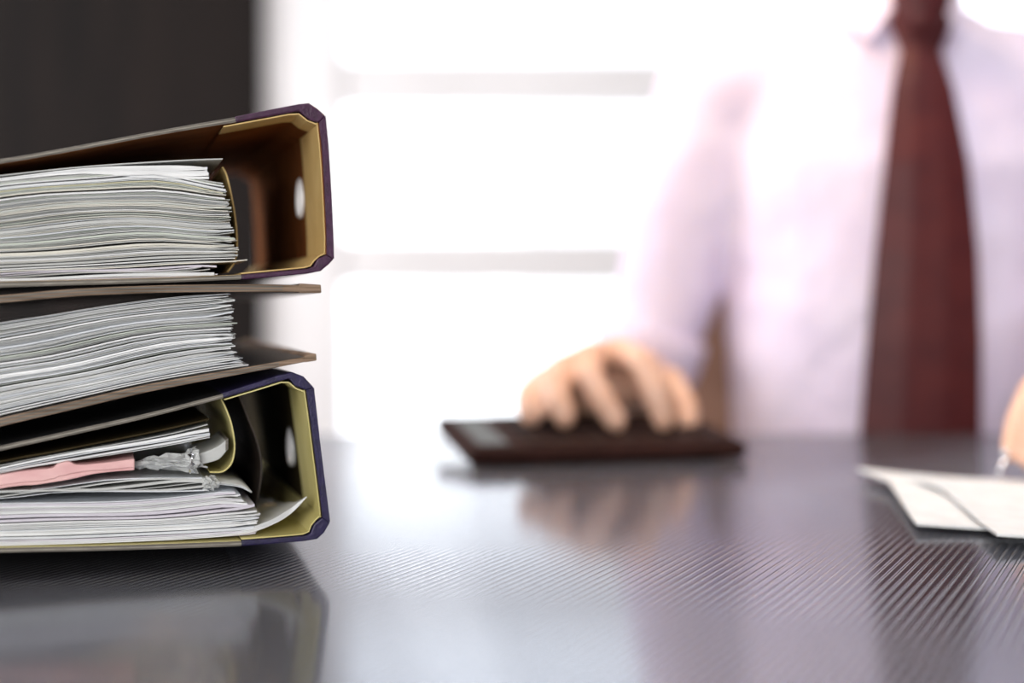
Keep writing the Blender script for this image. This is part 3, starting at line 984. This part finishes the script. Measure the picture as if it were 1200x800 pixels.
hand(wrR,
     [at(724, 412, 1.145), at(692, 417, 1.135), at(660, 432, 1.135), at(634, 450, 1.14)],
     [[at(752, 424, 1.10), at(766, 460, 1.09), at(778, 492, 1.09)],
      [at(690, 440, 1.095), at(706, 470, 1.085), at(722, 493, 1.083)],
      [at(650, 450, 1.095), at(655, 472, 1.082), at(662, 489, 1.078)],
      [at(622, 462, 1.10), at(619, 475, 1.088), at(623, 487, 1.083)]],
     [wrR + Vector((0.008, -0.012, -0.004)), at(785, 448, 1.155), at(802, 476, 1.135), at(806, 494, 1.125)])
capsule(V, Fc, wrR, at(655, 470, 1.160), 0.022, 0.016)
capsule(V, Fc, at(655, 470, 1.160), at(634, 455, 1.14), 0.016, 0.012)
capsule(V, Fc, wrR, at(700, 462, 1.160), 0.022, 0.018)
hand(wrL,
     [Vector((0.385, 0.985, 0.812)), Vector((0.395, 0.965, 0.802)), Vector((0.408, 0.953, 0.788)), Vector((0.424, 0.948, 0.774))],
     [[Vector((0.352, 0.955, 0.800)), Vector((0.337, 0.942, 0.780)), Vector((0.330, 0.934, 0.763))],
      [Vector((0.362, 0.935, 0.790)), Vector((0.348, 0.930, 0.772)), Vector((0.340, 0.926, 0.757))],
      [Vector((0.378, 0.924, 0.778)), Vector((0.362, 0.920, 0.762)), Vector((0.353, 0.922, 0.754))],
      [Vector((0.398, 0.920, 0.766)), Vector((0.382, 0.914, 0.756)), Vector((0.372, 0.916, 0.753))]],
     [wrL + Vector((-0.01, 0.008, -0.004)), Vector((0.405, 1.000, 0.786)), Vector((0.368, 0.975, 0.780)), Vector((0.340, 0.955, 0.768))])
body_o = mesh_obj('body', V, Fc, M['skin'], person, smooth=True)
remesh(body_o, 0.003, 5)
for sx in (-1, 1):
    V, Fc = [], []
    ellipsoid(V, Fc, hc + Vector((0.031 * sx, -0.083, 0.012)), (0.012, 0.010, 0.010), 16, 10)
    mesh_obj('eye', V, Fc, M['eye'], person, smooth=True)
V, Fc = [], []
ellipsoid(V, Fc, hc + Vector((0, 0.030, 0.045)), (0.083, 0.100, 0.095))
ellipsoid(V, Fc, hc + Vector((0, 0.055, -0.01)), (0.078, 0.075, 0.085))
hair = mesh_obj('hair', V, Fc, M['hair'], person, smooth=True)
remesh(hair, 0.004, 4)
# shirt: torso and rolled sleeves in one skin, then collar, placket and cuffs
V, Fc = [], []
loft(V, Fc, [ring_pts(PX, PY + dy, z, rx, ry) for z, rx, ry, dy in torso[:-1]])
for sh, el, k in ((shR, elR, 0.90), (shL, elL, 0.90)):
    e = sh.lerp(el, k)
    capsule(V, Fc, sh, sh.lerp(el, 0.5), 0.062, 0.053)
    capsule(V, Fc, sh.lerp(el, 0.5), e, 0.053, 0.044)
    capsule(V, Fc, Vector((PX, PY + 0.015, 1.085)), sh, 0.06, 0.064)
shirt = mesh_obj('shirt', V, Fc, M['shirt'], person, smooth=True)
remesh(shirt, 0.006, 6)
tx = bpy.data.textures.new('wrinkles', 'CLOUDS')
tx.noise_scale = 0.09
dm = shirt.modifiers.new('wrinkle', 'DISPLACE')
dm.texture = tx
dm.strength = 0.012
dm.mid_level = 0.5
for el, sh, wr in ((elR, shR, wrR), (elL, shL, wrL)):
    V, Fc = [], []
    ax = (el - sh).normalized()
    lathe(V, Fc, sh.lerp(el, 0.76), ax, [(-0.002, 0.046), (-0.002, 0.0535), (0.004, 0.055), (0.036, 0.0535), (0.041, 0.051), (0.041, 0.042)], 32)
    mesh_obj('rolled_cuff', V, Fc, M['shirt'], person, smooth=True)
for sx in (-1, 1):
    nb = Vector((PX, PY + 0.005, 1.135))
    f = [nb + Vector((0.004 * sx, -0.072, 0.008)), nb + Vector((0.060 * sx, -0.02, 0.045)), nb + Vector((0.066 * sx, -0.045, -0.005)), nb + Vector((0.040 * sx, -0.092, -0.038))]
    f2 = [p + Vector((0, 0.006, 0.004)) for p in f]
    mesh_obj('collar', f + f2, [(0, 1, 2, 3), (4, 7, 6, 5), (0, 4, 5, 1), (1, 5, 6, 2), (2, 6, 7, 3), (3, 7, 4, 0)], M['shirt'], person, bevel=0.002)
box('placket', (PX - 0.018, PX + 0.018, PY - 0.126, PY - 0.112, 0.60, 0.90), M['shirt'], person, bevel=0.002)
# tie
tie_rows = [(1.125, 0.024, -0.085), (1.112, 0.030, -0.092), (1.085, 0.019, -0.096), (1.05, 0.028, -0.108), (0.98, 0.038, -0.128), (0.90, 0.046, -0.137), (0.82, 0.051, -0.139), (0.74, 0.054, -0.138), (0.66, 0.056, -0.137), (0.60, 0.0, -0.136)]
V, Fc = [], []
for z, hw, dy in tie_rows:
    cx = PX + 0.006 - (1.125 - z) * 0.035
    for sx, d in ((-1, 0.0), (-0.35, -0.006), (0.35, -0.006), (1, 0.0), (0.6, 0.005), (-0.6, 0.005)):
        V.append((cx + sx * hw, PY + dy + d, z))
n = 6
for k in range(len(tie_rows) - 1):
    for i in range(n):
        Fc.append((k * n + i, k * n + (i + 1) % n, (k + 1) * n + (i + 1) % n, (k + 1) * n + i))
Fc.append(tuple(range(n)))
mesh_obj('tie', V, Fc, M['tie'], person, smooth=False)
V, Fc = [], []
kz = 1.128
loft(V, Fc, [ring_pts(PX + 0.006, PY - 0.094, z, w, 0.013, 16) for z, w in ((kz - 0.026, 0.016), (kz - 0.016, 0.020), (kz, 0.027), (kz + 0.010, 0.029), (kz + 0.016, 0.024))])
mesh_obj('tie_knot', V, Fc, M['tie'], person, smooth=True)
V, Fc = [], []
for sx in (-1, 1):
    hip = Vector((PX + 0.085 * sx, PY + 0.02, 0.55))
    kn = Vector((PX + 0.12 * sx, PY - 0.40, 0.53))
    an = Vector((PX + 0.12 * sx, PY - 0.36, 0.09))
    capsule(V, Fc, hip, kn, 0.092, 0.068)
    capsule(V, Fc, kn, an, 0.067, 0.055)
loft(V, Fc, [ring_pts(PX, PY, z, 0.172, 0.122) for z in (0.50, 0.56, 0.62)])
tr_ = mesh_obj('trousers', V, Fc, M['trousers'], person, smooth=True)
remesh(tr_, 0.008, 4)
for sx in (-1, 1):
    V, Fc = [], []
    a = Vector((PX + 0.12 * sx, PY - 0.34, 0.045))
    capsule(V, Fc, a, a + Vector((0, -0.17, -0.008)), 0.044, 0.036)
    s_ = mesh_obj('shoe', V, Fc, M['black_plastic'], person, smooth=True)

# pen in the writing hand
pen = empty('pen', (0.316, 0.926, TABLE_Z + 0.004), 'slim silver pen held over the papers', 'pen')
tip = Vector((0.3165, 0.926, TABLE_Z + 0.008))
tail = Vector((0.395, 0.985, TABLE_Z + 0.115))
ax = (tail - tip).normalized()
V, Fc = [], []
lathe(V, Fc, tip, ax, [(0.014, 0.0034), (0.020, 0.0058), (0.10, 0.0062), (0.136, 0.0055), (0.140, 0.0036)], 16)
mesh_obj('barrel', V, Fc, M['steel'], pen, smooth=True)
V, Fc = [], []
lathe(V, Fc, tip, ax, [(0.0, 0.0005), (0.004, 0.0012), (0.014, 0.0030)], 12)
mesh_obj('nib', V, Fc, M['chrome'], pen, smooth=True)

# ------------------------------------------------------------------ chair
ch = empty('office_chair', (PX, PY + 0.08, 0), 'tan leather office chair behind the person in the lavender shirt', 'chair')
box('seat', (PX - 0.24, PX + 0.24, PY - 0.22, PY + 0.20, 0.39, 0.455), M['leather'], ch, bevel=0.025)
V, Fc = [], []
loft(V, Fc, [[Vector((PX + x * w, PY + 0.165 + d + 0.03 * (abs(x) ** 2) * -1 + 0.02 * (z - 0.45), z)) for x, d in [(-1, 0), (-0.5, 0), (0, 0), (0.5, 0), (1, 0), (1, 0.05), (0.5, 0.06), (0, 0.06), (-0.5, 0.06), (-1, 0.05)]] for z, w in ((0.47, 0.17), (0.55, 0.195), (0.70, 0.205), (0.85, 0.20), (0.905, 0.18), (0.92, 0.15))])
mesh_obj('backrest', V, Fc, M['leather'], ch, bevel=0.006)
V, Fc = [], []
lathe(V, Fc, (PX, PY, 0.09), (0, 0, 1), [(0, 0.03), (0.16, 0.03), (0.16, 0.02), (0.30, 0.02), (0.31, 0.07)], 20)
mesh_obj('column', V, Fc, M['steel'], ch, smooth=False)
for k in range(5):
    a = 2 * math.pi * (k + 0.3) / 5
    V, Fc = [], []
    d = Vector((math.cos(a), math.sin(a), 0))
    capsule(V, Fc, Vector((PX, PY, 0.10)), Vector((PX, PY, 0.075)) + d * 0.30, 0.022, 0.014, 10)
    st = mesh_obj('leg', V, Fc, M['black_plastic'], ch, smooth=True)
    V, Fc = [], []
    c = Vector((PX, PY, 0.028)) + d * 0.30
    e = Vector((-d.y, d.x, 0))
    lathe(V, Fc, c - e * 0.02, e, [(0, 0.020), (0.004, 0.028), (0.036, 0.028), (0.04, 0.020)], 16)
    mesh_obj('caster', V, Fc, M['black_plastic'], st, smooth=False)
box('back_bracket', (PX - 0.03, PX + 0.03, PY + 0.12, PY + 0.225, 0.375, 0.50), M['black_plastic'], ch, bevel=0.004)

# ------------------------------------------------------------------ added ceiling panel that whitens the documents
cp = empty('added_ceiling_panel', (0.2, 0.9, CEIL - 0.04), 'added slim light panel overhead, brightening the papers on the desk', 'ceiling light')
box('panel_frame', (-0.42, 0.82, 0.73, 1.07, CEIL - 0.035, CEIL - 0.001), M['white_frame'], cp, bevel=0.003)
dl = principled('diffuser', (0.9, 0.9, 0.9), 0.5)
dl.node_tree.nodes['Principled BSDF'].inputs['Emission Color'].default_value = (0.95, 0.97, 1, 1)
dl.node_tree.nodes['Principled BSDF'].inputs['Emission Strength'].default_value = 3
box('diffuser', (-0.40, 0.80, 0.75, 1.05, CEIL - 0.040, CEIL - 0.034), dl, cp)
area_light('added_ceiling_light', (0.2, 0.9, CEIL - 0.045), (0, 0, 0), 1.2, 0.3, 13, (0.95, 0.97, 1.0))

# ------------------------------------------------------------------ added pendant that warms the upper tie and shirt
LP = Vector((0.10, 1.16, 1.36))
lamp = empty('added_pendant_lamp', LP, 'added cream pendant lamp that warms the upper tie and shirt', 'lamp')
V, Fc = [], []
N = 32
prof = [(0.11, -0.005), (0.108, 0.02), (0.085, 0.07), (0.045, 0.105), (0.018, 0.115), (0.016, 0.112), (0.043, 0.102), (0.083, 0.067), (0.106, 0.019), (0.108, -0.005)]
for r, h in prof:
    for i in range(N):
        a = 2 * math.pi * i / N
        V.append(LP + Vector((r * math.cos(a), r * math.sin(a), h + 0.01)))
for k in range(len(prof)):
    for i in range(N):
        q = (k + 1) % len(prof)
        Fc.append((k * N + i, k * N + (i + 1) % N, q * N + (i + 1) % N, q * N + i))
mesh_obj('shade', V, Fc, M['added_lamp_shade'], lamp, smooth=True)
V, Fc = [], []
capsule(V, Fc, LP + Vector((0, 0, 0.12)), Vector((LP.x, LP.y, CEIL - 0.002)), 0.003, 0.003, 8, 2)
mesh_obj('cord', V, Fc, M['black_plastic'], lamp, smooth=True)
V, Fc = [], []
ellipsoid(V, Fc, LP + Vector((0, 0, 0.075)), (0.026, 0.026, 0.034), 16, 10)
bulb_m = principled('bulb_glass', (0.9, 0.85, 0.7), 0.3)
bulb_m.node_tree.nodes['Principled BSDF'].inputs['Emission Color'].default_value = (1.0, 0.62, 0.28, 1)
bulb_m.node_tree.nodes['Principled BSDF'].inputs['Emission Strength'].default_value = 6
mesh_obj('bulb', V, Fc, bulb_m, lamp, smooth=True)
pl_ = bpy.data.lights.new('added_pendant_light', 'POINT')
pl_.energy = 3.0
pl_.color = (1.0, 0.66, 0.34)
pl_.shadow_soft_size = 0.04
po = bpy.data.objects.new('added_pendant_light', pl_)
po.location = LP + Vector((0, 0, 0.02))
col.objects.link(po)
